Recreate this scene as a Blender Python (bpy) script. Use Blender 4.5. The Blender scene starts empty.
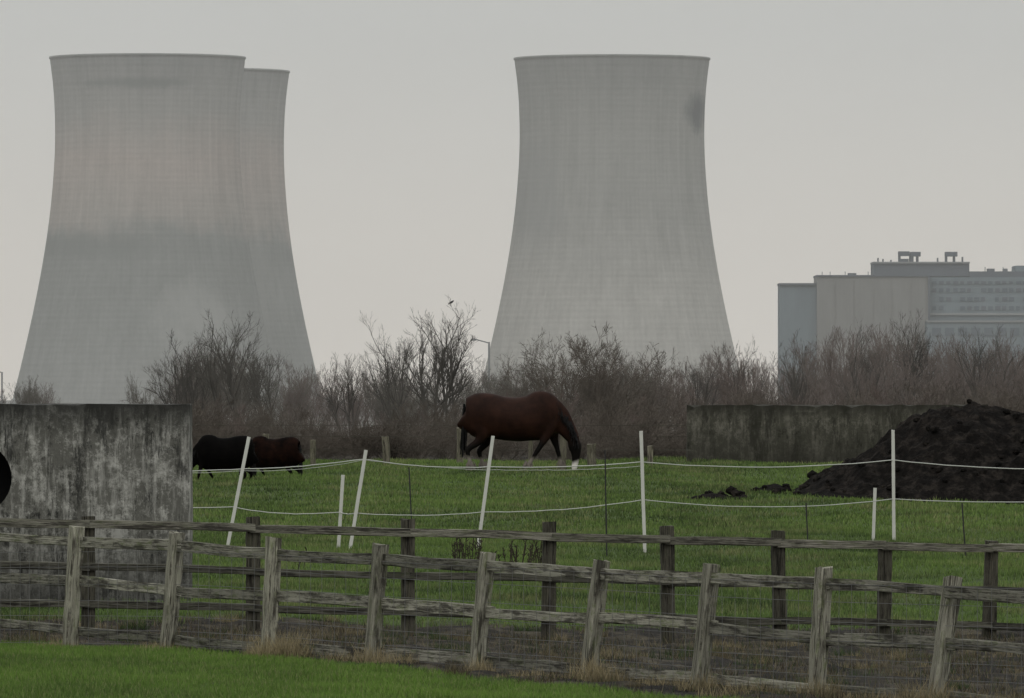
import bpy, bmesh, math, random
import numpy as np
from mathutils import Vector, noise, Matrix
random.seed(7); rng=np.random.default_rng(7)
K=2.0          # telephoto: survey distances below are in half-units, real distance = K*d
F=4170.0; CZ=2.6; HY=395.0
scene=bpy.context.scene
def P(px,py,d): return Vector(((px-512)/F*d, d*K, CZ+(HY-py)/F*d))
def X(px,d): return (px-512)/F*d

# ---------------------------------------------------------------- terrain
PY=[-50,36,40,43.5,46.5,49,55,62,75,88,96,120,250,400,900,7000]
PZ=[-2.42,-2.44,-2.46,-2.58,-2.64,-2.5,-2.4,-2.25,-1.95,-1.6,-1.56,-1.75,-2.6,-7,-7,-7]
def sm(t): t=np.clip(t,0,1); return t*t*(3-2*t)
def terr(x,y):
    x=np.asarray(x,float); y=np.asarray(y,float)/K
    z=np.interp(y,PY,PZ)
    z=z-0.18*sm((x+3)/7.5)*sm((y-30)/8)*(1-sm((y-50)/14))
    k=sm((y-44)/4)*(1-sm((y-150)/60))
    z=z+k*(0.035*np.sin(x*0.9+y*0.37)+0.03*np.sin(x*0.41-y*0.6+1.3)+0.02*np.sin(x*2.3+y*1.1))
    z=z+0.012*np.sin(x*3.1+y*1.7)*np.sin(y*2.3-x)*(1-sm((y-150)/60))
    return z+CZ
def tz(x,y): return float(terr(x,y))
def tzo(x,d): return float(terr(x,d*K))

# ---------------------------------------------------------------- materials
def newmat(name,rough=0.9):
    m=bpy.data.materials.new(name); m.use_nodes=True
    nt=m.node_tree; b=nt.nodes['Principled BSDF']
    b.inputs['Roughness'].default_value=rough
    b.inputs['Specular IOR Level'].default_value=0.2
    return m,nt,b
def N(nt,t,**k):
    n=nt.nodes.new(t)
    for a,v in k.items(): setattr(n,a,v)
    return n
def ramp(nt,src,stops):
    r=N(nt,'ShaderNodeValToRGB'); el=r.color_ramp.elements
    while len(el)<len(stops): el.new(0.5)
    for e,(p,c) in zip(el,stops):
        e.position=p; e.color=(c[0],c[1],c[2],1) if not isinstance(c,(int,float)) else (c,c,c,1)
    nt.links.new(src,r.inputs[0]); return r.outputs[0]
def nz(nt,vec,scale,detail=5,rough=0.6,dist=0):
    n=N(nt,'ShaderNodeTexNoise'); n.inputs['Scale'].default_value=scale
    n.inputs['Detail'].default_value=detail; n.inputs['Roughness'].default_value=rough
    n.inputs['Distortion'].default_value=dist
    if vec: nt.links.new(vec,n.inputs['Vector'])
    return n.outputs['Fac']
def mp(nt,vec,s=(1,1,1),l=(0,0,0)):
    m=N(nt,'ShaderNodeMapping'); m.inputs['Scale'].default_value=s; m.inputs['Location'].default_value=l
    nt.links.new(vec,m.inputs['Vector']); return m.outputs[0]
def mix(nt,f,a,b,bt='MIX'):
    m=N(nt,'ShaderNodeMix',data_type='RGBA',blend_type=bt)
    for i,v in ((0,f),(6,a),(7,b)):
        if hasattr(v,'is_linked'): nt.links.new(v,m.inputs[i])
        elif i==0: m.inputs[0].default_value=v
        else: m.inputs[i].default_value=(v[0],v[1],v[2],1)
    return m.outputs[2]
def mth(nt,op,a,b=None,c=None):
    m=N(nt,'ShaderNodeMath',operation=op)
    for i,v in enumerate((a,b,c)):
        if v is None: continue
        if hasattr(v,'is_linked'): nt.links.new(v,m.inputs[i])
        else: m.inputs[i].default_value=v
    return m.outputs[0]
def bump(nt,b,h,s,d):
    n=N(nt,'ShaderNodeBump'); n.inputs['Strength'].default_value=s; n.inputs['Distance'].default_value=d
    nt.links.new(h,n.inputs['Height']); nt.links.new(n.outputs[0],b.inputs['Normal'])
def pos(nt): return N(nt,'ShaderNodeNewGeometry').outputs['Position']
def objc(nt): return N(nt,'ShaderNodeTexCoord').outputs['Object']
def flat(name,c,rough=0.9,var=0.25,sc=3):
    m,nt,b=newmat(name,rough)
    n=nz(nt,objc(nt),sc,6)
    col=mix(nt,n,[v*(1-var) for v in c],[v*(1+var) for v in c])
    nt.links.new(col,b.inputs['Base Color']); return m

# ---------------------------------------------------------------- mesh builder
class MB:
    def __init__(s): s.v=[];s.f=[];s.g=[];s.c=[]
    def beam(s,p0,p1,w,h,side,segs=4,jit=0.004,tone=(1,1,1)):
        p0=Vector(p0);p1=Vector(p1);a=(p1-p0);L=a.length;a.normalize()
        side=Vector(side);side=(side-a*side.dot(a)).normalized();up=a.cross(side)
        ch=min(w,h)*0.14;W=w/2;H=h/2
        prof=[(W-ch,-H),(W,-H+ch),(W,H-ch),(W-ch,H),(-W+ch,H),(-W,H-ch),(-W,-H+ch),(-W+ch,-H)]
        r=random.random()*50;base=len(s.v);bow=random.uniform(-1,1)*jit*2
        per=[0,.02,.06+h,.08+h,.1+h,.3,.5,.6]
        for i in range(segs+1):
            t=i/segs;o=math.sin(t*math.pi)*bow
            for k,(x,y) in enumerate(prof):
                j=lambda:random.uniform(-jit,jit)
                s.v.append(p0+a*(L*t+(j() if i in(0,segs) else 0)*2)+side*(x+j())+up*(y+j()+o))
                s.g.append((L*t+r,per[k]+r*3,r)); s.c.append(tone)
        for i in range(segs):
            for k in range(8):
                b0=base+i*8;k2=(k+1)%8
                s.f.append((b0+k,b0+k2,b0+8+k2,b0+8+k))
        s.f.append(tuple(base+k for k in range(7,-1,-1)))
        s.f.append(tuple(base+segs*8+k for k in range(8)))
    def obj(s,name,mat):
        me=bpy.data.meshes.new(name);me.from_pydata([tuple(v) for v in s.v],[],s.f)
        a=me.attributes.new('guv','FLOAT_VECTOR','POINT');a.data.foreach_set('vector',np.array(s.g,dtype=np.float32).ravel())
        c=me.color_attributes.new('tone','FLOAT_COLOR','POINT');c.data.foreach_set('color',np.array([(*q,1) for q in s.c],dtype=np.float32).ravel())
        o=bpy.data.objects.new(name,me);scene.collection.objects.link(o);me.materials.append(mat);return o
def mkobj(name,verts,faces,mat,smooth=False):
    me=bpy.data.meshes.new(name);me.from_pydata(verts,[],faces);me.validate()
    if smooth: me.polygons.foreach_set('use_smooth',[True]*len(me.polygons))
    o=bpy.data.objects.new(name,me);scene.collection.objects.link(o)
    if mat: me.materials.append(mat)
    return o
def empty(name,loc=(0,0,0)):
    e=bpy.data.objects.new(name,None);e.location=loc;scene.collection.objects.link(e);return e

# ---------------------------------------------------------------- world / light / camera
w=bpy.data.worlds.new("World");scene.world=w;w.use_nodes=True;nt=w.node_tree;bg=nt.nodes['Background']
SUN_EL,SUN_ROT=math.radians(50),math.radians(190)
sk=N(nt,'ShaderNodeTexSky',sky_type='NISHITA');sk.sun_disc=False;sk.sun_elevation=SUN_EL;sk.sun_rotation=SUN_ROT;sk.dust_density=4
hs=N(nt,'ShaderNodeHueSaturation');hs.inputs['Saturation'].default_value=0.12;nt.links.new(sk.outputs[0],hs.inputs['Color'])
tc=N(nt,'ShaderNodeTexCoord').outputs['Generated']
sep=N(nt,'ShaderNodeSeparateXYZ');nt.links.new(tc,sep.inputs[0])
col=ramp(nt,sep.outputs[2],[(0.0,(.78,.72,.63)),(0.02,(.72,.68,.605)),(0.045,(.585,.59,.555)),(0.3,(.58,.59,.58)),(1,(.60,.61,.61))])
mr=N(nt,'ShaderNodeMapRange');mr.inputs['From Min'].default_value=0.06;mr.inputs['From Max'].default_value=0.8;mr.inputs['To Min'].default_value=10;mr.inputs['To Max'].default_value=20
nt.links.new(sep.outputs[2],mr.inputs['Value'])
cn=nz(nt,mp(nt,tc,(1,1,3)),14,5,0.5)
cv=mth(nt,'MULTIPLY_ADD',cn,0.16,0.93)
amt=mth(nt,'MULTIPLY',mr.outputs[0],cv)
vm=N(nt,'ShaderNodeVectorMath',operation='SCALE');nt.links.new(col,vm.inputs[0]);nt.links.new(amt,vm.inputs['Scale'])
mx=mix(nt,0.93,hs.outputs[0],vm.outputs[0]);nt.links.new(mx,bg.inputs['Color']);bg.inputs['Strength'].default_value=0.1
sl=bpy.data.lights.new('sun','SUN');sl.energy=0.6;sl.angle=math.radians(30);sl.color=(1,.96,.9)
so=bpy.data.objects.new('sun',sl);scene.collection.objects.link(so);so.rotation_euler=(math.radians(40),0,math.radians(-10))
cam=bpy.data.cameras.new('camera');cam.sensor_width=36;cam.lens=36*F*K/1024;cam.clip_end=20000;cam.clip_start=0.5
co=bpy.data.objects.new('camera',cam);scene.collection.objects.link(co);co.location=(0,0,CZ)
co.rotation_euler=(math.pi/2+math.atan((HY-349)/(F*K)),0,0);scene.camera=co
scene.view_settings.view_transform='Standard';scene.view_settings.look='None';scene.view_settings.exposure=0

# real haze over the plain beyond the paddock
hm=bpy.data.materials.new('mist');hm.use_nodes=True;nt=hm.node_tree
for n in list(nt.nodes): nt.nodes.remove(n)
vo=N(nt,'ShaderNodeVolumeScatter');vo.inputs['Color'].default_value=(1,.99,.94,1);vo.inputs['Density'].default_value=0.00018
ou=N(nt,'ShaderNodeOutputMaterial');nt.links.new(vo.outputs[0],ou.inputs['Volume'])
x0,x1,y0,y1,z0,z1=-2600,2600,230,4200,-6,420
mkobj('mist',[(x,y,z) for z in(z0,z1) for y in(y0,y1) for x in(x0,x1)],[(0,1,5,4),(1,3,7,5),(3,2,6,7),(2,0,4,6),(4,5,7,6),(0,2,3,1)],hm)

# ---------------------------------------------------------------- ground
def sline(x,v): return (x+5.1)*.79+(v-42.6)*.613
def yA(x): return 46.6+0.14*x
def mudmask(x,y):
    v=y/K;s=sline(x,v)
    return sm((s+0.15)/0.5)*(1-sm((v-yA(x)-0.7)/1.6))
def axis(c):
    return np.array(sorted(set(np.round(c,3))))
xs=np.concatenate([np.arange(-18,18.1,.25),18+1.6*1.35**np.arange(0,21),-18-1.6*1.35**np.arange(0,21)]);xs=axis(xs)
ys=np.concatenate([[-50,-20,0,10,20,26],np.arange(29,112,.2),112+2*1.15**np.arange(0,30),[260,300,350,400,500,700,1000,1500,2500,4000,6500]]);ys=axis(ys)*K
gx,gy=np.meshgrid(xs,ys);gz=terr(gx,gy)
mud=mudmask(gx,gy)
gz+=mud*(0.03*np.sin(gx*7+gy*1.5)*np.sin(gy*4.5-gx*4)+0.02*rng.standard_normal(gx.shape))
nx,ny=len(xs),len(ys)
V=np.stack([gx,gy,gz],-1).reshape(-1,3)
ii=(np.arange(ny-1)[:,None]*nx+np.arange(nx-1)[None]).ravel()
Fc=np.stack([ii,ii+1,ii+1+nx,ii+nx],-1)
me=bpy.data.meshes.new('ground');me.from_pydata(V.tolist(),[],Fc.tolist());me.polygons.foreach_set('use_smooth',[True]*len(Fc))
a=me.attributes.new('mud','FLOAT','POINT');a.data.foreach_set('value',np.maximum(mud,.75*sm((gy/K-96)/3)).ravel().astype(np.float32))
go=bpy.data.objects.new('ground',me);scene.collection.objects.link(go)
m,nt,b=newmat('ground_grass_and_mud',0.95)
p=pos(nt);at=N(nt,'ShaderNodeAttribute',attribute_name='mud').outputs['Fac']
g=ramp(nt,nz(nt,p,0.5,8,.65),[(.3,(.03,.045,.012)),(.5,(.048,.078,.018)),(.7,(.07,.092,.03))])
mu=ramp(nt,nz(nt,p,1.8,10,.72),[(.38,(.006,.005,.004)),(.49,(.017,.014,.010)),(.56,(.05,.042,.028)),(.64,(.075,.065,.042)),(.72,(.035,.045,.02))])
mk=mth(nt,'ADD',at,mth(nt,'MULTIPLY_ADD',nz(nt,p,3,6),0.9,-0.45))
mk=ramp(nt,mk,[(.35,0),(.65,1)])
nt.links.new(mix(nt,mk,g,mu),b.inputs['Base Color'])
bump(nt,b,nz(nt,p,14,8,.7),0.9,0.06)
me.materials.append(m)

# ---------------------------------------------------------------- grass blades
gm,nt,b=newmat('grass_blades',0.8)
ac=N(nt,'ShaderNodeAttribute',attribute_name='col').outputs['Color']
nt.links.new(ac,b.inputs['Base Color'])
def blades(name,x,y,h,wd,col,lean=0.45,z=None,mat=gm):
    n=len(x);z=terr(x,y) if z is None else z
    th=rng.uniform(0,2*np.pi,n);dx=np.cos(th)*wd/2;dy=np.sin(th)*wd/2
    la=rng.uniform(0,2*np.pi,n);lm=h*lean*rng.uniform(0.1,1,n)
    v=np.empty((n,3,3))
    v[:,0]=np.stack([x-dx,y-dy,z-.01],-1);v[:,1]=np.stack([x+dx,y+dy,z-.01],-1)
    v[:,2]=np.stack([x+np.cos(la)*lm,y+np.sin(la)*lm,z+h],-1)
    me=bpy.data.meshes.new(name);me.vertices.add(3*n);me.vertices.foreach_set('co',v.ravel().astype(np.float32))
    me.loops.add(3*n);me.loops.foreach_set('vertex_index',np.arange(3*n,dtype=np.int32))
    me.polygons.add(n);me.polygons.foreach_set('loop_start',np.arange(0,3*n,3,dtype=np.int32))
    try: me.polygons.foreach_set('loop_total',np.full(n,3,dtype=np.int32))
    except Exception: pass
    me.update()
    ca=me.color_attributes.new('col','FLOAT_COLOR','POINT')
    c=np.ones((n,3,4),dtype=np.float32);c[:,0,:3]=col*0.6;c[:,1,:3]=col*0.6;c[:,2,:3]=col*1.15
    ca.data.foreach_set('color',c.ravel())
    o=bpy.data.objects.new(name,me);scene.collection.objects.link(o);me.materials.append(mat);return o
def fbm(x,y,s):
    y=y/K
    return (np.sin(x*s+1.3*np.sin(y*s*.7))+np.sin(y*s*1.31+1.7*np.sin(x*s*.53+1))+.6*np.sin(x*s*2.7+y*s*2.1+2*np.sin(y*s*1.1))+.5*np.sin(y*s*4.3-x*s*3.9))/3.1
def pick(n,y0,y1,mrg=.8):
    y=rng.uniform(y0,y1,n);x=rng.uniform(-1,1,n)*(y*0.1235+mrg);return x,y*K
GL=np.array([.115,.20,.033]);GF=np.array([.122,.19,.045]);GD=np.array([.040,.066,.019]);ST=np.array([.27,.225,.13]);YL=np.array([.205,.21,.095])
def mixc(a,b,t): t=np.clip(t,0,1)[:,None]; return a*(1-t)+b*t
x,y=pick(420000,31,44);k=sline(x,y/K)<0.15+0.25*fbm(x,y,5);x,y=x[k],y[k]
t=fbm(x,y,1.2)*.7+.4+fbm(x+7,y*2,4)*.35+rng.normal(0,.25,len(x))
c=mixc(np.tile(GL,(len(x),1)),np.tile(GD,(len(x),1)),t*.6);c=mixc(c,np.tile(YL,(len(x),1)),(rng.uniform(0,1,len(x))>.85)*.7)
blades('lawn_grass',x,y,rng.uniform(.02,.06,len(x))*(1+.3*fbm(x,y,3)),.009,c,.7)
def blk(x,y): return (x<X(192,49)+.03)&(y<49*K+1.2)&(y>49*K-.1)
def pad(n,y0,y1,h,wd,name):
    x,y=pick(n,y0,y1,1.5);m=mudmask(x,y);bare=(fbm(x+3,y*1.6,1.7)+.3*fbm(x,y,6)>.66)&(y/K<58)&(rng.uniform(0,1,n)<.8)
    k=(rng.uniform(0,1,n)>m+.05)&(y/K>yA(x)+.2)&~blk(x,y)&~bare;x,y=x[k],y[k]
    q=fbm(x,y,.55);q2=fbm(x+30,y*1.5,1.9);q3=fbm(x-9,y*2,5);q4=fbm(x*.6+4,y*2.2,1.3)
    c=np.tile(GF,(len(x),1));c=mixc(c,np.tile(GD,(len(x),1)),.27+q*.6+q3*.35+q4*.5+rng.normal(0,.25,len(x)));c=mixc(c,np.tile(YL,(len(x),1)),q2*.9-.1+rng.normal(0,.2,len(x)))
    c=c*rng.uniform(.75,1.2,len(x))[:,None]
    hh=rng.uniform(.4,1.1,len(x))*h*(1+.4*q2+.4*q3)
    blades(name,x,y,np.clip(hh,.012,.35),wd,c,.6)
pad(260000,46.5,66,.075,.014,'paddock_grass')
pad(240000,66,98.5,.075,.026,'paddock_grass')
x,y=pick(130000,33,49);m=mudmask(x,y);cl=fbm(x,y*1.0,3.3)+.5*fbm(x,y,8);k=(m>.3)&(cl+rng.normal(0,.3,len(x))>.45)&~blk(x,y);x,y=x[k],y[k]
q=rng.uniform(0,1,len(x));c=np.where((q<.45)[:,None],ST*.5,np.where((q<.7)[:,None],GD*.9,np.array([.05,.038,.026])));c=c*rng.uniform(.5,1.2,len(x))[:,None]
blades('rough_grass',x,y,rng.uniform(.03,.13,len(x)),.008,c,.9)

# ---------------------------------------------------------------- wood
def woodmat(name,cols):
    m,nt,b=newmat(name,.9)
    g=N(nt,'ShaderNodeAttribute',attribute_name='guv').outputs['Vector'];tn=N(nt,'ShaderNodeAttribute',attribute_name='tone').outputs['Color']
    gr=nz(nt,mp(nt,g,(2.5,45,1)),1,8,.7);bl=nz(nt,mp(nt,g,(6,14,1),(5,5,5)),1,9,.75)
    c=ramp(nt,gr,[(.40,cols[0]),(.49,cols[1]),(.60,cols[2])])
    c=mix(nt,ramp(nt,bl,[(.47,0),(.56,.85)]),c,cols[3])
    ms=nz(nt,mp(nt,g,(4,9,1),(2,7,3)),1,8,.75)
    c=mix(nt,ramp(nt,ms,[(.53,0),(.62,.7)]),c,cols[4])
    d=nz(nt,mp(nt,g,(2.2,7,1),(9,1,5)),1,8,.7)
    c=mix(nt,ramp(nt,d,[(.50,0),(.60,.85)]),c,cols[0])
    c=mix(nt,1,c,tn,'MULTIPLY');nt.links.new(c,b.inputs['Base Color']);bump(nt,b,gr,.8,.014);return m
wB=woodmat('weathered_timber',[(.028,.025,.02),(.155,.148,.12),(.32,.31,.26),(.24,.235,.19),(.10,.12,.05)])
wA=woodmat('dark_timber',[(.020,.018,.015),(.10,.094,.076),(.25,.24,.20),(.15,.148,.115),(.07,.08,.04)])
k0,k1=(X(75,41),41.0),(X(940,34.5),34.5)
def Bt(px):
    k=(px-512)/F;return (k*k0[1]-k0[0])/((k1[0]-k0[0])-k*(k1[1]-k0[1]))
def Bp(t): return (k0[0]+t*(k1[0]-k0[0]),(k0[1]+t*(k1[1]-k0[1]))*K)
fb=MB()
bposts=[(-135,-130,510),(-26,-22,520),(69,77,527),(165,177,533),(266,274,538),(370,381,544),(474,488,553),(586,602,560),(696,712,565),(813,824,567),(931,953,577),(1052,1066,585),(1180,1190,592)]
bd=Vector((k1[0]-k0[0],(k1[1]-k0[1])*K,0)).normalized();bn=Vector((bd.y,-bd.x,0))
if bn.y>0: bn=-bn
ts=[]
for pb,pt_,pty in bposts:
    t=Bt(pb);x0,y0=Bp(t);t2=Bt(pt_);
    top=Vector((X(pt_,y0/K),y0,CZ+(HY-pty)/F*y0/K));bot=Vector((x0,y0,tz(x0,y0)-.25))
    tn=random.uniform(.8,1.35);fb.beam(bot,top,random.uniform(.10,.12),.13,bd,8,.007,(tn,tn,tn*.98))
    ts.append((t+t2)/2)
RB=[(-1.435,-1.63),(-1.85,-2.07),(-2.32,-2.50)]
for r,(za,zb) in enumerate(RB):
    last=None
    for i in range(len(ts)-1):
        def pt(t,z): x,y=Bp(t);return Vector((x,y,CZ+z))-bn*.09
        j=lambda:random.uniform(-.022,.022)
        zl=za+ts[i]*(zb-za);zr=za+ts[i+1]*(zb-za)
        A=pt(ts[i]-.004,zl+(last if last is not None else j()));e=j();last=e+random.uniform(-.012,.012)
        tn=random.uniform(.5,1.2);fb.beam(A,pt(ts[i+1]+.004,zr+e)-bn*.004*(i%2),.035,.095+random.uniform(-.012,.012),bn,6,.006,(tn,tn,tn))
fb.obj('wooden_fence',wB)
fa=MB();ap=[(-240,516),(-75,517),(88,517),(253,517),(408,519),(549,522),(668,526),(779,531),(884,543),(990,541),(1100,548),(1215,552)]
pts=[]
def Ap(px):
    k=(px-512)/F;y=46.6/(1-.14*k);return k*y,y
for px,ty in ap:
    x0,v0=Ap(px);y0=v0*K;tx=random.uniform(-.02,.02)
    top=Vector((x0+tx,y0,CZ+(HY-ty)/F*v0));bot=Vector((x0-tx,y0,tz(x0,y0)-.25));tn=random.uniform(.35,.55)
    fa.beam(bot,top,.15,.12,(1,.14,0),6,.006,(tn,tn*.97,tn*.93));pts.append((x0,v0))
for off,th in ((0,.09),(-.47,.08),(-.88,.08)):
    for i in range(len(pts)-1):
        (xa,ya),(xb,yb)=pts[i],pts[i+1]
        f=lambda x,v,px:CZ+(HY-np.interp(px,[-240,0,1024,1300],[517,522,549,556]))/F*v+off
        A=Vector((xa-.02,ya*K-.085,f(xa,ya,ap[i][0])+random.uniform(-.012,.012)));B=Vector((xb+.02,yb*K-.085,f(xb,yb,ap[i+1][0])+random.uniform(-.012,.012)))
        tn=random.uniform(.9,1.35) if off==0 else random.uniform(.4,.8)
        fa.beam(A,B,.035,th,(0,1,0),6,.006,(tn,tn,tn))
fa.obj('wooden_fence',wA)
wm=flat('galvanised_wire',(.12,.12,.12),.6)
nb=MB()
def wire(mb,a,b,r,n=1): mb.beam(a,b,r,r,(.3,.9,.2) ,n,0,(1,1,1))
for i in range(len(ts)-1):
    xa,ya=Bp(ts[i]);xb,yb=Bp(ts[i+1]);L=math.hypot(xb-xa,yb-ya)
    za=tz(xa,ya);zb=tz(xb,yb)
    for h in (.05,.18,.32,.47,.63,.8,.95):
        wire(nb,Vector((xa,ya,za+h))-bn*.065,Vector((xb,yb,zb+h))-bn*.065,.0035)
    n=int(L/.2)
    for q in range(1,n):
        t=q/n;x=xa+(xb-xa)*t;y=ya+(yb-ya)*t;z=za+(zb-za)*t
        wire(nb,Vector((x,y,z+.04))-bn*.065,Vector((x+random.uniform(-.01,.01),y,z+.95))-bn*.065,.003)
nb.obj('wire_netting_fence',wm)

# ---------------------------------------------------------------- straw tufts & weeds
def tufts(name,lst,mat=gm):
    xx=[];yy=[];hh=[];cc=[]
    for (x,y,r,n,h,col) in lst:
        a=rng.uniform(0,6.28,n);q=r*np.sqrt(rng.uniform(0,1,n));xx.append(x+np.cos(a)*q);yy.append(y+np.sin(a)*q)
        hh.append(h*rng.uniform(.3,1,n)*(1-.5*q/r));cc.append(np.array(col)[None]*rng.uniform(.6,1.25,n)[:,None])
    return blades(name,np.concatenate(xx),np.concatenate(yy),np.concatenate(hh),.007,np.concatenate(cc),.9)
L=[]
for px,r,h,n in ((285,.30,.38,800),(262,.18,.24,300),(372,.18,.32,300),(398,.22,.24,350),(590,.22,.34,400),(612,.18,.25,250),(480,.14,.24,220),(345,.2,.18,250),(700,.22,.24,300),(820,.22,.28,350),(925,.28,.32,450),(1000,.3,.22,300),(760,.3,.15,300),(60,.25,.13,300),(160,.25,.14,300),(660,.3,.16,300),(540,.25,.14,250),(870,.3,.16,300)):
    x0,y0=Bp(Bt(px));L.append((x0,y0-.2,r,n,h,ST*random.uniform(.75,1.1)))
for i in range(190):
    x,y=pick(1,34,48);x,y=float(x[0]),float(y[0])
    if mudmask(x,y)>.4 and not (x<-3.6 and y>48.5*K): L.append((x,y,random.uniform(.08,.35),random.randint(60,200),random.uniform(.08,.22),ST*random.uniform(.35,.9) if random.random()<.65 else GD))
tufts('dead_grass_tufts',L)
L=[]
for i in range(260):
    x,y=pick(1,48.5,97);x,y=float(x[0]),float(y[0])
    if not (x<-3.6 and y<51*K): L.append((x,y,random.uniform(.1,.5),int(random.uniform(60,160)),random.uniform(.08,.18),(GD if random.random()<.7 else YL)*random.uniform(.7,1.3)))
tufts('grass_tussocks',L)
wd=MB()
for c,n,h in ((462,10,.5),(474,10,.55),(512,7,.42),(523,7,.45),(536,7,.42),(546,5,.35),(497,4,.3),(300,4,.3)):
    for i in range(n):
        d=random.uniform(56,58);x=X(c+random.uniform(-7,7),d);z=tzo(x,d);hh=h*random.uniform(.5,1)
        tip=Vector((x+random.uniform(-.09,.09),d*K,z+hh));wd.beam((x,d*K,z-.02),tip,.009,.009,(1,0,0),3,.004,(1,1,1))
        for q in range(6):
            t=random.uniform(.45,1);pp=Vector((x,d*K,z)).lerp(tip,t);wd.beam(pp,pp+Vector((random.uniform(-.04,.04),random.uniform(-.04,.04),random.uniform(.01,.05))),.009,.009,(1,.2,0),1,.002,(1,1,1))
wd.obj('dock_weeds',flat('dead_weed',(.035,.03,.02)))

# ---------------------------------------------------------------- electric fence
wh=flat('white_plastic',(.50,.50,.465),.6,.15,6)
wh2=flat('fence_tape',(.42,.43,.40),.6,.15,3)
ef=empty('electric_fence')
pm=MB();eposts=[(226,548,249,437,61),(338,549,343,475,61),(349,553,366,450,60.5),(477,552,493,436,61),(645,550,641,431,61),(873,541,875,488,63.5),(894,542,893,430,63.5)]
for bx_,by,tx,ty,d in eposts:
    x=X(bx_,d);t=P(tx,ty,d);pm.beam((x,d*K,tzo(x,d)-.1),t,.05,.03,(1,0,0),4,.002)
o=pm.obj('posts',wh);o.parent=ef
def rope(name,kn,r,mat):
    cu=bpy.data.curves.new(name,'CURVE');cu.dimensions='3D';cu.bevel_depth=r;cu.bevel_resolution=1
    sp=cu.splines.new('POLY');P_=[]
    for i in range(len(kn)-1):
        a,b=P(*kn[i][:3]),P(*kn[i+1][:3]);s=kn[i][3]
        for q in range(12):
            t=q/12;p=a.lerp(b,t);p.z-=s*4*t*(1-t)+random.uniform(-.004,.004);P_.append(p)
    P_.append(P(*kn[-1][:3]));sp.points.add(len(P_)-1)
    for q,p in zip(sp.points,P_): q.co=(*p,1)
    o=bpy.data.objects.new(name,cu);scene.collection.objects.link(o);cu.materials.append(mat);o.parent=ef;return o
rope('tape_upper',[(100,471,61,.02),(243,469,61,.03),(364,459,60.5,.05),(488,467,61,.03),(641,462,61,.09),(893,460,63.5,.06),(1100,468,63.5,0)],.0085,wh2)
rope('tape_upper_2',[(100,473,61.0,.02),(243,471,61,.05),(364,460,60.5,.02),(488,470,61,.0),(560,470,61,.01),(641,466,61,0)],.0045,wh2)
rope('tape_lower',[(100,505,61,.02),(233,507,61,.06),(340,512,61,.02),(355,513,60.5,.04),(482,512,61,.05),(643,500,61,.11),(893,499,63.5,.04),(1100,500,63.5,0)],.0075,wh2)
dk=flat('dark_metal',(.03,.03,.03))
for px,t,d in ((409,467,66),(605,450,60),(806,503,62),(962,503,60)):
    s=MB();x=X(px,d);s.beam((x+random.uniform(.02,.08),d*K,tzo(x,d)-.1),P(px,t,d),.02,.02,(1,0,0),3,.001);s.obj('fence_stake',dk)
s=MB()
for px,t,d,wd_ in ((265,434,90,.13),(313,440,92,.12),(387,437,92,.16),(460,428,93,.15),(563,428,93,.14),(592,444,93,.2),(530,440,93,.1),(650,446,93,.12),(240,440,92,.12)):
    x=X(px,d);tn=random.uniform(.7,1.2);s.beam((x,d*K,tzo(x,d)-.1),P(px+random.uniform(-2,2),t,d),wd_,.1,(1,0,0),4,.008,(tn,tn*.95,tn*.9))
for h in (.35,.65,.9):
    s.beam((-14,93.1*K,CZ-1.56+h),(4,93.1*K,CZ-1.58+h),.006,.006,(0,1,0),4,.004,(.6,.6,.6))
s.obj('stake_fence',wA)

# ---------------------------------------------------------------- concrete walls
def boxgrid(name,x0,x1,y0,y1,z0,z1,st,mat,amp=.012,chip=.04,seed=0):
    bm=bmesh.new();nx=max(1,int((x1-x0)/st));nyy=max(1,int((y1-y0)/st));nzz=max(1,int((z1-z0)/st));vm={}
    def gv(i,j,k):
        if (i,j,k) not in vm:
            x=x0+(x1-x0)*i/nx;y=y0+(y1-y0)*j/nyy;z=z0+(z1-z0)*k/nzz
            q=Vector((x,y,z))+Vector((seed,0,0));n=noise.noise_vector(q*2.5)*amp+noise.noise_vector(q*9)*amp*.5
            e=(i in(0,nx))+(j in(0,nyy))+(k in(0,nzz))
            v=Vector((x,y,z))+n
            if e>=2:
                c=max(0,noise.noise(q*3.3))*chip*2.2
                if k==nzz: v.z-=c
                if j==0: v.y+=c*.6
                if i==nx: v.x-=c*.6
            if k==nzz: v.z+=noise.noise(Vector((x*1.1+seed,1,1)))*chip*.5
            vm[(i,j,k)]=bm.verts.new(v)
        return vm[(i,j,k)]
    for i in range(nx):
        for j in range(nyy):
            bm.faces.new((gv(i,j,nzz),gv(i+1,j,nzz),gv(i+1,j+1,nzz),gv(i,j+1,nzz)))
    for i in range(nx):
        for k in range(nzz):
            bm.faces.new((gv(i,0,k),gv(i+1,0,k),gv(i+1,0,k+1),gv(i,0,k+1)))
            bm.faces.new((gv(i,nyy,k),gv(i,nyy,k+1),gv(i+1,nyy,k+1),gv(i+1,nyy,k)))
    for j in range(nyy):
        for k in range(nzz):
            bm.faces.new((gv(0,j,k),gv(0,j,k+1),gv(0,j+1,k+1),gv(0,j+1,k)))
            bm.faces.new((gv(nx,j,k),gv(nx,j+1,k),gv(nx,j+1,k+1),gv(nx,j,k+1)))
    me=bpy.data.meshes.new(name);bm.to_mesh(me);bm.free();o=bpy.data.objects.new(name,me);scene.collection.objects.link(o);me.materials.append(mat);return o
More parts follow.
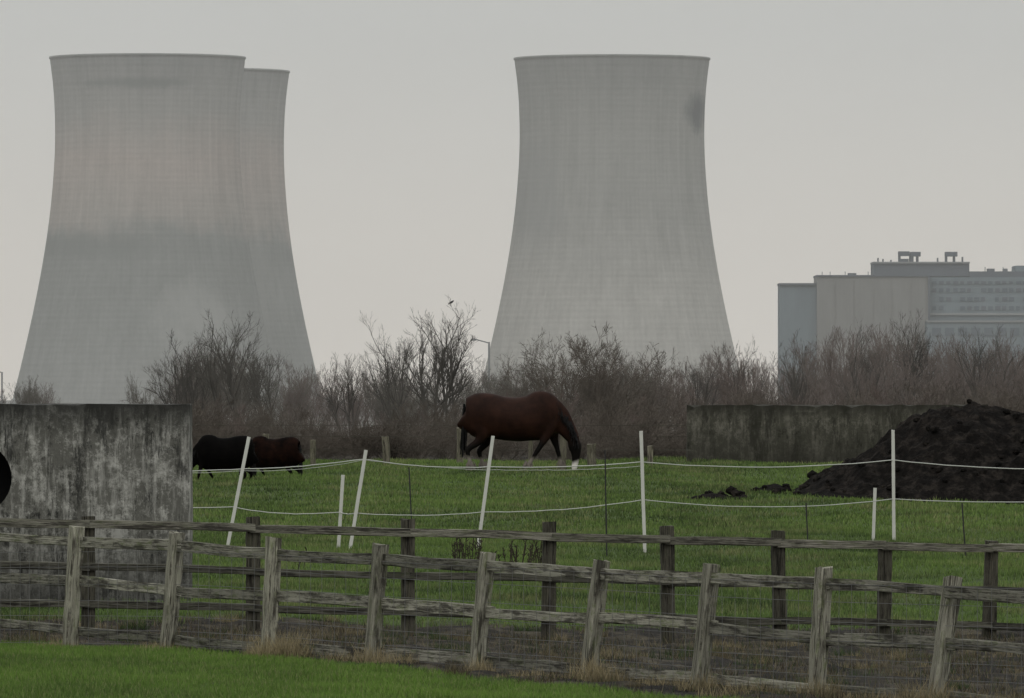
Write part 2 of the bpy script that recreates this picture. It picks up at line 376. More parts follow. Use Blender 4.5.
def concrete(name,dark,midc,light,ztop,zbase,streak=.5,sc=1.0):
    m,nt,b=newmat(name,.92);p=pos(nt)
    n1=nz(nt,p,1.6*sc,10,.75);n2=nz(nt,mp(nt,p,(6,6,.6)),1*sc,8,.7);n3=nz(nt,p,12*sc,8,.8)
    mixv=mth(nt,'ADD',mth(nt,'MULTIPLY',n1,.4),mth(nt,'ADD',mth(nt,'MULTIPLY',n2,.3),mth(nt,'MULTIPLY',n3,.3)))
    c=ramp(nt,mixv,[(.43,dark),(.48,midc),(.52,midc),(.58,light)])
    st=ramp(nt,nz(nt,mp(nt,p,(7,7,.8),(3,3,3)),1*sc,8,.75),[(.50,0),(.58,streak)])
    spt=ramp(nt,nz(nt,p,4*sc,10,.85),[(.51,0),(.57,streak)])
    c=mix(nt,mth(nt,'MULTIPLY',mth(nt,'ADD',st,spt),.5),c,light)
    dk_=ramp(nt,nz(nt,mp(nt,p,(3,3,.7),(8,1,2)),1.3*sc,9,.8),[(.52,0),(.60,.85)])
    c=mix(nt,dk_,c,dark)
    sp=N(nt,'ShaderNodeSeparateXYZ');nt.links.new(p,sp.inputs[0])
    mr=N(nt,'ShaderNodeMapRange');nt.links.new(sp.outputs[2],mr.inputs['Value']);mr.inputs['From Min'].default_value=ztop-.4;mr.inputs['From Max'].default_value=ztop+.05
    d=mth(nt,'MULTIPLY',mr.outputs[0],mth(nt,'MULTIPLY_ADD',n2,3.0,-.4))
    mr2=N(nt,'ShaderNodeMapRange');nt.links.new(sp.outputs[2],mr2.inputs['Value']);mr2.inputs['From Min'].default_value=zbase+1.1;mr2.inputs['From Max'].default_value=zbase
    d2=mth(nt,'MULTIPLY',mr2.outputs[0],mth(nt,'MULTIPLY_ADD',n1,2.0,-.2))
    dd=mth(nt,'MINIMUM',mth(nt,'ADD',d,d2),.92)
    c=mix(nt,dd,c,dark)
    nt.links.new(c,b.inputs['Base Color']);bump(nt,b,mixv,.8,.03);return m,nt,b,c
m,nt,b,c=concrete('stained_concrete',(.022,.022,.02),(.105,.103,.092),(.36,.355,.33),CZ-.1,.1,1.0)
y49=49*K
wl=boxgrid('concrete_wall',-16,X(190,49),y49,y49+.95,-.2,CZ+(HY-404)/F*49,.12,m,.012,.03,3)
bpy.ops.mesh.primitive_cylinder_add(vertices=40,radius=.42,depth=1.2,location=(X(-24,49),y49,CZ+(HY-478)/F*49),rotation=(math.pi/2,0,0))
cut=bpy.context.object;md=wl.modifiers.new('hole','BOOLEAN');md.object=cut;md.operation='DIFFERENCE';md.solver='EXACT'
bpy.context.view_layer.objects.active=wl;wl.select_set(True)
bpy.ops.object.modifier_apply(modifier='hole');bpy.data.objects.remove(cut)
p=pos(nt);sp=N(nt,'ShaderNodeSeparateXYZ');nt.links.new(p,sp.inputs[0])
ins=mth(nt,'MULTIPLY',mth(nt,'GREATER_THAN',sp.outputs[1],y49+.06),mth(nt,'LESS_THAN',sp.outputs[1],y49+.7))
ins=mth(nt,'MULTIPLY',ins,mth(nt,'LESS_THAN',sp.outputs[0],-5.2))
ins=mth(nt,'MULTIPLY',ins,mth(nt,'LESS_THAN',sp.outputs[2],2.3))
nt.links.new(mix(nt,ins,c,(.01,.01,.01)),b.inputs['Base Color'])  # shade inside the round recess painted in as near-black base colour
m,nt,b,c=concrete('mossy_concrete',(.024,.023,.018),(.06,.058,.046),(.17,.16,.135),CZ-.23,CZ-1.6,.8,.8)
boxgrid('concrete_wall',X(687,95),X(988,95),95*K,95*K+.4,CZ-1.9,CZ+(HY-405)/F*95,.16,m,.02,.05,9)

# ---------------------------------------------------------------- soil heap
def heap(name,pxs,pys,d,dep,mat,st=.07,rough=1.0):
    x0,x1=X(pxs[0],d),X(pxs[-1],d)
    nx=int((x1-x0)/st);nyy=int(dep*2/st);vs=[];fs=[]
    for j in range(nyy+1):
        v=-1+2*j/nyy
        for i in range(nx+1):
            x=x0+(x1-x0)*i/nx;y=d*K+v*dep;px=512+x/d*F
            top=CZ+(HY-np.interp(px,pxs,pys))/F*d;g=tz(x,y);h=max(0,top-tzo(x,d))
            sh=max(0,1-abs(v)**1.5);z=g-.08+(h+.08)*sh
            q=Vector((x,y,z));amp=min(1,h*sh*2+.15)*rough
            z+=amp*(noise.noise(q*1.3)*.18+noise.noise(q*3.7)*.12+noise.noise(q*9)*.06+noise.noise(q*19)*.03)
            vs.append((x,y,z))
    for j in range(nyy):
        for i in range(nx):
            a=j*(nx+1)+i;fs.append((a,a+1,a+nx+2,a+nx+1))
    for c in range(int(150*(x1-x0)/5*rough)):
        k=random.randrange(len(vs)-1);cx,cy,cz=vs[k];r=random.uniform(.03,.10);b0=len(vs)
        bm=bmesh.new();bmesh.ops.create_icosphere(bm,subdivisions=1,radius=r)
        for vv in bm.verts: vs.append((cx+vv.co.x*random.uniform(.7,1.4),cy+vv.co.y,cz+r*.3+vv.co.z*random.uniform(.6,1.1)))
        for f in bm.faces: fs.append(tuple(b0+q.index for q in f.verts))
        bm.free()
    return mkobj(name,vs,fs,mat)
sm_,nt,b=newmat('dark_soil',1.0);b.inputs['Specular IOR Level'].default_value=.05;p=pos(nt)
nt.links.new(ramp(nt,nz(nt,p,4,10,.75),[(.35,(.004,.0038,.0036)),(.5,(.010,.0088,.008)),(.62,(.027,.023,.020))]),b.inputs['Base Color']);bump(nt,b,nz(nt,p,18,8,.7),1,.05)
heap('soil_heap',[775,800,830,860,880,905,930,950,972,1000,1030,1080,1140,1200],[501,488,472,453,442,430,414,406,403,412,415,427,462,503],77,3.0,sm_)
heap('soil_heap',[684,695,712,730,745,752],[500,494,491,495,494,500],76,.5,sm_,.05,.6)
heap('soil_heap',[748,760,775,790,800],[499,487,484,490,500],78,.8,sm_,.05,.7)

# ---------------------------------------------------------------- towers
def towermat(name,stops,patches):
    m,nt,b=newmat(name,.95);b.inputs['Specular IOR Level'].default_value=.05;o=objc(nt);sp=N(nt,'ShaderNodeSeparateXYZ');nt.links.new(o,sp.inputs[0])
    zz=mth(nt,'DIVIDE',sp.outputs[2],97.0)
    n1=nz(nt,o,.05,8,.65);n2=nz(nt,mp(nt,o,(1,1,.05)),.5,8,.7)
    zz2=mth(nt,'ADD',zz,mth(nt,'MULTIPLY_ADD',n1,.26,-.13))
    c=ramp(nt,zz2,stops)
    ang=mth(nt,'ARCTAN2',sp.outputs[1],sp.outputs[0])
    lines=mth(nt,'SINE',mth(nt,'MULTIPLY',ang,132.0));hor=mth(nt,'SINE',mth(nt,'MULTIPLY',sp.outputs[2],4.1))
    k=mth(nt,'ADD',mth(nt,'MULTIPLY',lines,.024),mth(nt,'MULTIPLY',hor,.034))
    lift=nz(nt,mp(nt,o,(.05,.05,1.6)),.6,6,.8)
    k=mth(nt,'ADD',k,mth(nt,'MULTIPLY_ADD',lift,.45,-.225))
    k=mth(nt,'ADD',k,mth(nt,'MULTIPLY_ADD',n2,.9,.55));k=mth(nt,'ADD',k,mth(nt,'MULTIPLY_ADD',nz(nt,mp(nt,o,(1,1,2.0)),.5,8,.8),.5,-.25))
    vm=N(nt,'ShaderNodeVectorMath',operation='SCALE');nt.links.new(c,vm.inputs[0]);nt.links.new(k,vm.inputs['Scale']);c=vm.outputs[0]
    for (cx,cz,rx,rz,colr,amt) in patches:
        dx=mth(nt,'DIVIDE',mth(nt,'SUBTRACT',sp.outputs[0],cx),rx);dz=mth(nt,'DIVIDE',mth(nt,'SUBTRACT',sp.outputs[2],cz),rz)
        dd=mth(nt,'ADD',mth(nt,'MULTIPLY',dx,dx),mth(nt,'MULTIPLY',dz,dz))
        dd=mth(nt,'ADD',dd,mth(nt,'MULTIPLY_ADD',nz(nt,mp(nt,o,(1,1,.5)),.14,9,.75),3.0,-1.5))
        c=mix(nt,ramp(nt,dd,[(.1,amt),(1,0)]),c,colr)
    nt.links.new(c,b.inputs['Base Color']);return m
prof_py=[57,80,100,140,180,220,260,300,350,395,412];prof_h=[98,94.5,93,92,94,98,104,111.5,122.5,133.5,138]
def tower(name,px,top,d,mat):
    k=d/F;base=CZ-7;zt=CZ+(HY-top)/F*d
    vs=[];fs=[];S=144;zs=[];hs=[]
    R=70
    for i in range(R+1):
        py=57+(407-57)*i/R;zs.append(zt-(py-57)*k);hs.append(np.interp(py,prof_py,prof_h)*k)
    hs=list(np.convolve(np.pad(hs,4,mode='reflect',reflect_type='odd'),np.ones(9)/9,'valid'))
    z0=base
    def ring(r,z):
        b=len(vs)
        for a in range(S): vs.append((math.cos(a/S*2*math.pi)*r,math.sin(a/S*2*math.pi)*r,z-z0))
        return b
    rs=[ring(hs[0]-.8,zs[0]),ring(hs[0]+.12,zs[0]),ring(hs[0]+.12,zs[0]-.5),ring(hs[0]-.15,zs[0]-.6)]+[ring(h,z) for h,z in zip(hs[1:],zs[1:])]
    rs+=[ring(hs[-1]-1,zs[-1])]+[ring(hs[i]-.8,zs[i]) for i in range(R,0,-4)]
    rs.append(rs[0])
    for a,b in zip(rs[:-1],rs[1:]):
        for q in range(S): q2=(q+1)%S;fs.append((a+q,b+q,b+q2,a+q2))
    o=mkobj(name,vs,fs,mat,True);o.location=(X(px,d),d*K,z0)
    lg=MB();r1=hs[-1]-.5;r0=r1+2;zl=zs[-1]-z0
    for q in range(48):
        a=q/48*2*math.pi
        for dq in (-1,1):
            a2=a+dq*math.pi/48
            lg.beam((math.cos(a)*r0,math.sin(a)*r0,-.3),(math.cos(a2)*r1,math.sin(a2)*r1,zl+.2),.7,.7,(-math.sin(a),math.cos(a),0),1,0)
    l=lg.obj('legs',mat);l.parent=o
    return o
def sc_(st,f): return [(p,tuple(v*f for v in c)) for p,c in st]
T1=[(0,(.205,.21,.20)),(.30,(.175,.183,.175)),(.49,(.165,.173,.166)),(.545,(.262,.243,.222)),(.72,(.308,.27,.245)),(.84,(.25,.247,.235)),(1,(.195,.202,.20))]
tm1=towermat('tower_concrete_stained',sc_(T1,1.08),
  [(14,27,12,11,(.295,.30,.285),.7),(-12,46,24,4,(.13,.14,.135),.7),(-2,88.5,17,1.6,(.12,.13,.13),.7)])
tm2=towermat('tower_concrete',sc_([(0,(.33,.322,.295)),(.35,(.30,.294,.27)),(.55,(.228,.228,.213)),(.8,(.228,.229,.215)),(1,(.18,.185,.18))],1.08),
  [(22.5,81,4,6,(.05,.058,.065),1.0),(-20,60,8,20,(.215,.22,.215),.5)])
tm3=towermat('tower_concrete_far',sc_(T1,1.13),[(14,35,20,14,(.28,.285,.27),.5)])
tower('cooling_tower',147.5,57,1100,tm1)
tower('cooling_tower',612,58,1100,tm2)
tower('cooling_tower',191.5,71,1148,tm3)

# ---------------------------------------------------------------- power station
D=850
ps=empty('power_station_building')
def bmat(name,c,v=.12):
    m,nt,b=newmat(name,.9);b.inputs['Specular IOR Level'].default_value=.05;o=pos(nt);n=nz(nt,mp(nt,o,(1,1,.3)),.3,8,.75);c1=mix(nt,n,[q*(1-v) for q in c],[q*(1+v) for q in c])
    sp=N(nt,'ShaderNodeSeparateXYZ');nt.links.new(o,sp.inputs[0]);l=mth(nt,'MULTIPLY_ADD',mth(nt,'SINE',mth(nt,'MULTIPLY',sp.outputs[0],9.0)),.012,1)
    vm=N(nt,'ShaderNodeVectorMath',operation='SCALE');nt.links.new(c1,vm.inputs[0]);nt.links.new(l,vm.inputs['Scale']);nt.links.new(vm.outputs[0],b.inputs['Base Color']);return m
mg=bmat('grey_cladding',(.20,.20,.192),.3);mb=bmat('blue_cladding',(.145,.18,.20),.25);md_=bmat('dark_cladding',(.095,.11,.128));mw=bmat('window_glazing',(.09,.115,.135),.2);mlt=bmat('pale_trim',(.22,.228,.23))
def bx(name,p0,p1,top,bot,y0,y1,mat,d=D):
    xa,xb=X(p0,d),X(p1,d);zt=CZ+(HY-top)/F*d;zb=CZ+(HY-bot)/F*d if bot else CZ-7.5
    vs=[(x,y,z) for z in(zb,zt) for y in(D*K+y0,D*K+y1) for x in(xa,xb)]
    o=mkobj(name,vs,[(0,1,5,4),(1,3,7,5),(3,2,6,7),(2,0,4,6),(4,5,7,6),(0,2,3,1)],mat);o.parent=ps
    return o
bx('annexe',780,817,284,None,2,14,mb);bx('annexe_cap',779.5,818,283,285,1.5,14.5,md_)
bx('boiler_house',817,930,276,None,0,18,mg);bx('boiler_cap',816.5,931,275,276.6,-.3,18.5,md_)
bx('upper_block',875,971,262,276,6,20,md_);bx('upper_cap',874.5,971.5,261.3,263,5.6,20.4,mlt)
bx('turbine_wing',930,1100,277,None,3,20,mb)
bx('upper_wing',971,1100,271,277,5,20,md_);bx('upper_wing_2',1018,1100,265,271,8,20,mb)
for i,(t,bt) in enumerate(((281,284),(288,292),(297,301),(306,310))):
    for j in range(24):
        if random.random()<.15: continue
        p0=933+j*7;bx('window',p0,p0+random.uniform(3.5,5.5),t,bt,2.8,3.2,mw if random.random()<.6 else md_)
bx('band',930,1100,313,315,2.5,3.2,mlt);bx('low_hall',925,1100,322,None,-8,3,mb);bx('low_band',925,1100,320.8,322.6,-8.3,2.5,mlt)
for j in range(12): bx('hall_window',930+j*13,930+j*13+9,328,336,-8.2,-7.8,mw)
bx('ladder',928,930,276,None,-.6,0.3,md_)
for p0,p1,t in ((901,903,253),(903,911,258),(912,914,253),(914,916,252.5),(919,921,252.5),(948,950,254),(956,958,253),(885,886,258),(940,941,257),(880,881,257),(965,966,256),(893,894,259)):
    bx('roof_vent',p0,p1,t,262,10,13,md_)
for p0,p1,t in ((902,911,250.5),(914,922,251),(949,959,251)): bx('vent_cowl',p0-1,p1+1,t,t+4.5,9.5,13.5,md_)
for p0 in (822,830,845,868,985,1003,1012): bx('roof_rail_post',p0,p0+.6,271.5 if p0<900 else 267,275,0.5,1,md_)
for p0,p1 in ((850,858),(990,997),(1006,1010)): bx('roof_unit',p0,p1,272.5 if p0<900 else 268,276,8,12,md_)
for k in range(5): bx('panel_joint',835+k*19,835.5+k*19,279,None,-.12,.2,mg)

# ---------------------------------------------------------------- bare trees
def treemesh(name,seed,stems=3,spread=.5,mat=None,twig=.006,kids=(6,5,4,3),up=.25,ang=(.3,.75),low=.25,r00=.05):
    R=random.Random(seed);seg=[]
    def br(p,d,L,r,lv):
        n=4 if lv<2 else (3 if lv<3 else 2)
        pp=p;dd=d.copy();pts=[(p,r)]
        for i in range(n):
            dd=(dd+Vector((R.gauss(0,.12),R.gauss(0,.12),R.gauss(0,.08)+up*.25))).normalized()
            q=pp+dd*(L/n);r1=max(twig*.6,r*(1-.75/n));seg.append((pp,q,r,r1));pp=q;r=r1;pts.append((q,r1))
        if lv>=4: return
        kn=max(1,int(R.gauss(kids[lv],.8)+.5))
        for k in range(kn):
            t=low+(1-low)*(k+R.random())/kn if lv==0 else R.uniform(.15,1)
            i=min(n-1,int(t*n));f=t*n-i;a,b=pts[i],pts[i+1];o=a[0].lerp(b[0],f)
            ax=(b[0]-a[0]).normalized();s=Vector((R.gauss(0,1),R.gauss(0,1),R.gauss(0,1)));s=(s-ax*s.dot(ax)).normalized()
            an=R.uniform(*ang);nd=(ax*math.cos(an)+s*math.sin(an)+Vector((0,0,up*.5))).normalized()
            br(o,nd,L*R.uniform(.42,.68)*(1.1-.4*t),max(twig,a[1]*.6),lv+1)
    for s in range(stems):
        a=R.uniform(0,6.28);tilt=R.uniform(.05,1)*spread
        br(Vector((R.gauss(0,.05)*stems,R.gauss(0,.05)*stems,-.05)),Vector((math.cos(a)*tilt,math.sin(a)*tilt,1)).normalized(),R.uniform(2.4,3.6),r00*R.uniform(.7,1.1),0)
    s=np.array([[*a,*b,r0,r1] for a,b,r0,r1 in seg]);p0,p1=s[:,:3],s[:,3:6];r0,r1=s[:,6:7],s[:,7:8]
    H=np.percentile(p1[:,2],99.7)
    d=p1-p0;d/=np.linalg.norm(d,axis=1)[:,None]+1e-9;h=np.where(np.abs(d[:,2:3])<.9,np.array([[0,0,1.]]),np.array([[1.,0,0]]))
    u=np.cross(d,h);u/=np.linalg.norm(u,axis=1)[:,None];v=np.cross(d,u);n=len(s)
    vs=np.empty((n,6,3))
    for k in range(3):
        c,sn=math.cos(k*2.094),math.sin(k*2.094);vs[:,k]=p0+(u*c+v*sn)*r0;vs[:,3+k]=p1+(u*c+v*sn)*r1
    vs/=H
    base=np.arange(n)[:,None]*6;fs=np.concatenate([base+np.array([[k,(k+1)%3,3+(k+1)%3,3+k]]) for k in range(3)],0)
    me=bpy.data.meshes.new(name);me.from_pydata(vs.reshape(-1,3).tolist(),[],fs.tolist());me.materials.append(mat);return me
def tmat(name,a,b2):
    m,nt,b=newmat(name,.95);b.inputs['Specular IOR Level'].default_value=.05;oi=N(nt,'ShaderNodeObjectInfo').outputs['Random'];n=nz(nt,pos(nt),.25,4)
    f=mth(nt,'ADD',mth(nt,'MULTIPLY',oi,.6),mth(nt,'MULTIPLY',n,.4));nt.links.new(mix(nt,f,a,b2),b.inputs['Base Color']);return m
tg=tmat('bark_grey',(.085,.078,.068),(.13,.122,.105));tr=tmat('bark_reddish',(.125,.095,.085),(.145,.125,.113));tb=tmat('bark_dark',(.07,.06,.05),(.115,.10,.084));tt=tmat('bark_tree',(.06,.056,.05),(.09,.084,.074))
TT=[treemesh('tree_t%d'%i,100+i,3,.45,tt,.0045,(8,5,4,2),.28,(.35,.8),.25,.075) for i in range(4)]
TG=[treemesh('tree_g%d'%i,10+i,5,.45,tg,.0055,(7,5,3,3),.35,(.3,.7),.2,.04) for i in range(3)]
TR=[treemesh('tree_r%d'%i,30+i,6,.4,tr,.006,(6,5,3,2),.45,(.25,.65),.15,.035) for i in range(3)]
TB=[treemesh('bush%d'%i,50+i,9,1.1,tb,.0068,(6,5,4,2),.15,(.35,.9),.1,.03) for i in range(3)]
def put(name,me,px,d,top,wf=1.0,parent=None):
    x=X(px,d);z=tzo(x,d);h=CZ+(HY-top)/F*d-z
    o=bpy.data.objects.new(name,me);scene.collection.objects.link(o);o.location=(x,d*K,z-.05);o.scale=(h*wf,h*wf,h);o.rotation_euler=(0,0,random.uniform(0,6.28))
    if parent:o.parent=parent
    return o
env=[(-200,380),(0,392),(30,378),(60,398),(110,396),(130,380),(150,394),(165,362),(200,346),(230,340),(260,346),(290,356),(310,370),(350,358),(375,362),(400,364),(475,364),(495,364),(520,354),(570,350),(620,352),(655,364),(690,358),(730,346),(770,343),(810,333),(850,328),(900,322),(930,326),(960,333),(1024,339),(1250,335)]
ex,ey=zip(*env)
row=empty('distant_bare_trees')
for i in range(190):
    px=random.uniform(-120,1160);d=random.uniform(180,300)
    if px<165 and random.random()<.45: continue
    t=np.interp(px,ex,ey)+random.uniform(-7,26)
    put('tree',random.choice(TR if (px>640 or 300<px<380 or random.random()<.3) else TG),px,d,t,random.uniform(.8,1.3),row)
hd=empty('scrub_hedge')
for i in range(160):
    px=random.uniform(150,1160);d=random.uniform(105,165)
    base=np.interp(px,[150,300,480,520,650,700,1024],[399,406,406,392,396,394,380])
    put('bush',random.choice(TB if random.random()<.6 else TR),px,d,base+random.uniform(-10,34),random.uniform(1.0,1.5),hd)
for i in range(70):
    px=random.uniform(170,700);put('bramble',random.choice(TB),px,random.uniform(99,104),random.uniform(418,440),random.uniform(1.3,2.0),hd)
for px,d,t,wf,me in ((235,175,309,1.0,TT[2]),(196,180,326,.9,TT[3]),(270,178,330,.85,TT[0]),(178,182,343,.9,TT[1]),(424,165,297,1.05,TT[1]),(394,170,311,.85,TT[0]),(455,168,306,.9,TT[3]),(132,200,372,.7,TG[2]),(34,200,375,.9,TG[1]),(905,190,309,.8,TT[2]),(862,195,322,.8,TT[3]),(800,190,330,.8,TT[1]),(700,185,346,.8,TT[0]),(980,185,324,.9,TT[2]),(745,190,338,.8,TT[3]),(348,180,352,.8,TT[2])):
    put('bare_tree',me,px,d,t,wf)
for px,d,t,wf in ((560,150,332,.9),(588,152,324,.9),(530,155,341,.9),(622,155,341,.9),(602,149,336,.9)):
    put('bare_bush',TB[random.randrange(3)],px,d,t,wf)
def lamp(px,top,d,arm):
    mbb=MB();x=X(px,d);z=tzo(x,d);t=P(px,top,d);mbb.beam((x,d*K,z-.2),t,.2,.2,(1,0,0),3,0)
    for s in arm: 
        e=t+Vector((s,0,.25));mbb.beam(t-Vector((0,0,.1)),e,.12,.12,(0,1,0),3,0);mbb.beam(e,e+Vector((s*.4,0,-.05)),.4,.2,(0,1,0),2,0)
    return mbb.obj('street_lamp',flat('lamp_metal',(.22,.23,.23)))
lamp(489,342,420,(-1.3,));lamp(2,372,500,(-.8,))
# ---------------------------------------------------------------- horses
def cr(pts,n=5):
    p=np.array(pts,float);q=np.vstack([2*p[0]-p[1],p,2*p[-1]-p[-2]]);out=[]
    for i in range(1,len(q)-2):
        for k in range(n):
            t=k/n;a,b,c,d=q[i-1],q[i],q[i+1],q[i+2];out.append(.5*((2*b)+(-a+c)*t+(2*a-5*b+4*c-d)*t*t+(-a+3*b-3*c+d)*t**3))
    out.append(p[-1]);return np.array(out)
def tubeinto(vs,fs,pts,n=16,mn=.008):
    q=cr(pts);q[:,3:]=np.maximum(q[:,3:],mn);b=len(vs);m=len(q)
    for i in range(m):
        t=Vector(q[min(i+1,m-1),:3]-q[max(i-1,0),:3]).normalized();side=Vector((0,1,0));side=(side-t*side.dot(t)).normalized();up=t.cross(side)
        c=Vector(q[i,:3])
        for k in range(n):
            a=k/n*2*math.pi;vs.append(tuple(c+side*math.cos(a)*q[i,3]+up*math.sin(a)*q[i,4]))
    for i in range(m-1):
        for k in range(n):
            k2=(k+1)%n;fs.append((b+i*n+k,b+i*n+k2,b+(i+1)*n+k2,b+(i+1)*n+k))
    fs.append(tuple(b+k for k in range(n-1,-1,-1)));fs.append(tuple(b+(m-1)*n+k for k in range(n)))
S=.0211
def hp(px,py,y,rs,rv): return ((px-520)*S,y,(471-py)*S,rs,rv)
def horse(name,loc,scale,rotz,coatm,hairm,fat=1.0,zs=1.0):
    e=empty(name,loc);e.scale=(scale,scale,scale*zs);e.rotation_euler=(0,0,rotz)
    vs=[];fs=[]
    body=[(463,404,424,.10),(465,400,430,.20),(470,395.5,434,.27),(478,392.5,437,.31),(489,393,437,.32),(502,396,439,.345),(516,397,440.5,.35),(530,395,440,.33),(541,390.5,440,.28),(550,394,438,.24),(557,400,434,.18),(561,406,428,.10)]
    if zs!=1.0: body=[(x,t-(2.5 if 470<x<550 else 0)*(1-abs(x-508)/60),b+4,w) for x,t,b,w in body]
    tubeinto(vs,fs,[hp(x,(t+b)/2,0,w*fat,(b-t)/2*S*(1+(fat-1)*.3)) for x,t,b,w in body],28)
    tubeinto(vs,fs,[hp(540,410,0,.18,.34),hp(549,411,0,.16,.33),hp(558,417,0,.135,.27),hp(566,427,0,.115,.20),(hp(572,436,0,.10,.155)),hp(574.5,442,0,.08,.11)])
    tubeinto(vs,fs,[hp(572,436,0,.05,.06),hp(573.5,440,0,.095,.125),hp(575,446,0,.105,.145),hp(575.8,452,0,.085,.11),hp(575.5,459,0,.066,.08),hp(574.6,465,0,.062,.07),hp(574,469,0,.055,.06),hp(573.8,470.5,0,.03,.035)],16)
    for s in (-1,1):
        tubeinto(vs,fs,[hp(575,439,s*.05,.03,.03),hp(578,436.5,s*.075,.032,.022),hp(580.5,434.5,s*.09,.008,.008)],8)
    tubeinto(vs,fs,[hp(476,412,-.13,.12,.24),hp(479,422,-.17,.13,.24),hp(482,432,-.18,.10,.17),hp(479,440,-.17,.07,.10),hp(470,447,-.17,.05,.07),hp(467.5,450.5,-.17,.048,.06),hp(469,457,-.17,.038,.045),hp(470,463,-.17,.05,.055),hp(471,467,-.17,.07,.08),hp(472.5,471,-.17,.075,.095)])
    tubeinto(vs,fs,[hp(480,412,.13,.12,.24),hp(485,422,.17,.13,.23),hp(489,432,.18,.10,.16),hp(488,440,.17,.07,.10),hp(481,448,.17,.05,.07),hp(479,451,.17,.048,.06),hp(481,458,.17,.038,.045),hp(482.5,463,.17,.05,.055),hp(483.5,467,.17,.07,.08),hp(485,471,.17,.075,.095)])
    tubeinto(vs,fs,[hp(549,415,-.13,.10,.2),hp(549,426,-.15,.09,.17),hp(546,436,-.15,.065,.10),hp(540,446,-.15,.05,.062),hp(537.5,450,-.15,.05,.058),hp(532.5,458,-.15,.037,.044),hp(529,464,-.15,.05,.055),hp(527.5,467,-.15,.07,.075),hp(526,470.7,-.15,.072,.085)])
    tubeinto(vs,fs,[hp(550,415,.13,.10,.2),hp(552,426,.15,.09,.17),hp(554,437,.15,.065,.10),hp(557,447,.15,.05,.06),hp(558,451,.15,.05,.056),hp(560,459,.15,.037,.044),hp(561,465,.15,.05,.055),hp(561.5,468,.15,.07,.075),hp(563,471,.15,.072,.085)])
    o=mkobj('body',vs,fs,coatm,True);o.parent=e
    r=o.modifiers.new('r','REMESH');r.mode='VOXEL';r.voxel_size=.022;r.use_smooth_shade=True
    s=o.modifiers.new('s','SMOOTH');s.factor=.5;s.iterations=9
    hb=MB()
    def strand(p,d,L,w):
        p=Vector(p);q=p+Vector(d)*L;mid=p.lerp(q,.5)+Vector((random.gauss(0,.01),random.gauss(0,.015),0));hb.beam(p,mid,w,w*.6,(0,1,.1),1,.002);hb.beam(mid,q,w*.8,w*.4,(0,1,.1),1,.002)
    crest=[(541,391),(549,393.5),(558,400),(566,411),(573,423),(578,434)]
    for i in range(190):
        t=random.random()*(len(crest)-1);k=int(t);f=t-k;px=crest[k][0]*(1-f)+crest[k+1][0]*f;py=crest[k][1]*(1-f)+crest[k+1][1]*f
        sgn=-1 if random.random()<.8 else 1
        strand(((px-520)*S-.02,sgn*.03,(471-py)*S-.02+.03),(random.uniform(-.15,.3),sgn*random.uniform(.3,.55),-1),random.uniform(.15,.38),.03)
    for i in range(25):
        strand(((578-520)*S,random.uniform(-.05,.05),(471-437)*S),(random.uniform(-.1,.2),random.uniform(-.1,.1),-1),random.uniform(.12,.28),.022)
    for i in range(110):
        a=random.gauss(0,.04);strand(((464.5-520)*S+abs(random.gauss(0,.02))-.02,a,(471-403-random.uniform(0,8))*S),(random.uniform(-.1,.04),random.uniform(-.08,.08),-1),random.uniform(.45,1.0),.035)
    h=hb.obj('mane_and_tail',hairm);h.parent=e
    fw=MB()
    for (px,yy) in ((471,-.17),(483.5,.17),(528,-.15),(561.5,.15)):
        for i in range(50):
            a=random.uniform(0,6.28);p=Vector(((px-520)*S+math.cos(a)*.06,yy+math.sin(a)*.055,random.uniform(.1,.24)));q=p+Vector((math.cos(a)*.05,math.sin(a)*.045,-.1));fw.beam(p,q,.02,.012,(0,1,.1),1,.002)
    h=fw.obj('fetlock_feather',feather if zs==1.0 else hairm);h.parent=e
    return e
feather=flat('feather_hair',(.16,.14,.12))
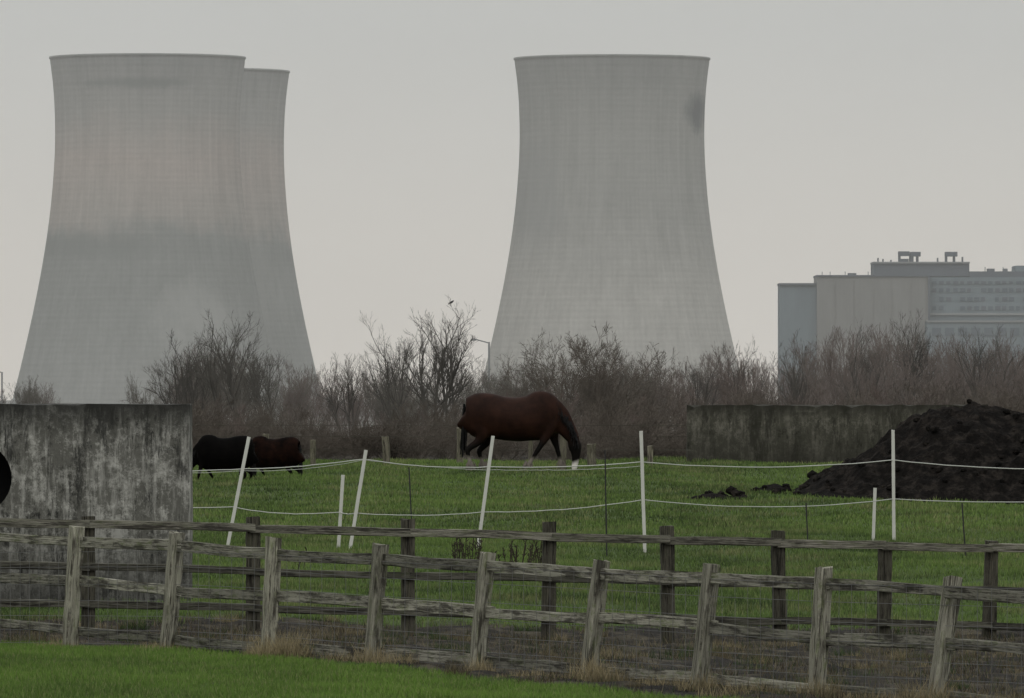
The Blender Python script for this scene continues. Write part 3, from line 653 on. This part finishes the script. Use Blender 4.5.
def coat(name,c1,c2,white=True):
    m,nt,b=newmat(name,.6);b.inputs['Specular IOR Level'].default_value=.06 if white else .01;o=objc(nt);sp=N(nt,'ShaderNodeSeparateXYZ');nt.links.new(o,sp.inputs[0])
    n=nz(nt,o,3,6,.6);c=mix(nt,ramp(nt,n,[(.35,0),(.65,1)]),c1,c2)
    z=mth(nt,'ADD',sp.outputs[2],mth(nt,'MULTIPLY_ADD',n,.2,-.1))
    c=mix(nt,ramp(nt,z,[(.55,1),(.8,0)]),c,(.006,.005,.0045))
    if white:
        soc=ramp(nt,z,[(.26,.8),(.34,0)]);body=mth(nt,'LESS_THAN',sp.outputs[0],.98)
        c=mix(nt,mth(nt,'MULTIPLY',soc,body),c,(.22,.195,.165))
        hd_=mth(nt,'MULTIPLY',mth(nt,'GREATER_THAN',sp.outputs[0],1.0),ramp(nt,z,[(.17,1),(.26,0)]))
        c=mix(nt,hd_,c,(.6,.57,.53))
    nt.links.new(c,b.inputs['Base Color']);return m
hair=flat('black_hair',(.004,.0036,.0036),.8)
c1=coat('dark_bay_coat',(.012,.0055,.0038),(.027,.0115,.0075));c2=coat('black_coat',(.0025,.0023,.0023),(.004,.0036,.0034),False);c3=coat('brown_coat',(.0035,.0025,.0022),(.013,.0062,.0045),False)
d=88;x=X(520,d);horse('horse',(x,d*K,tzo(x,d)-.02),1.0,0,c1,hair,1.05)
d=84;x=X(221,d);horse('pony',(x,d*K,tzo(x,d)-.14),.56,math.pi+.1,c2,hair,1.25,1.07)
d=85.5;x=X(271,d);horse('pony',(x,d*K,tzo(x,d)-.18),.53,math.pi-.25,c3,hair,1.25,1.07)
vs=[];fs=[];tubeinto(vs,fs,[(-.12,0,-.06,.01,.008),(-.05,0,0,.03,.03),(.02,0,.03,.045,.045),(.07,0,.07,.03,.03),(.1,0,.085,.022,.022),(.125,0,.083,.008,.006)],10)
o=mkobj('perched_bird',vs,fs,flat('bird_feathers',(.03,.03,.03)),True);o.location=P(451,303,166)
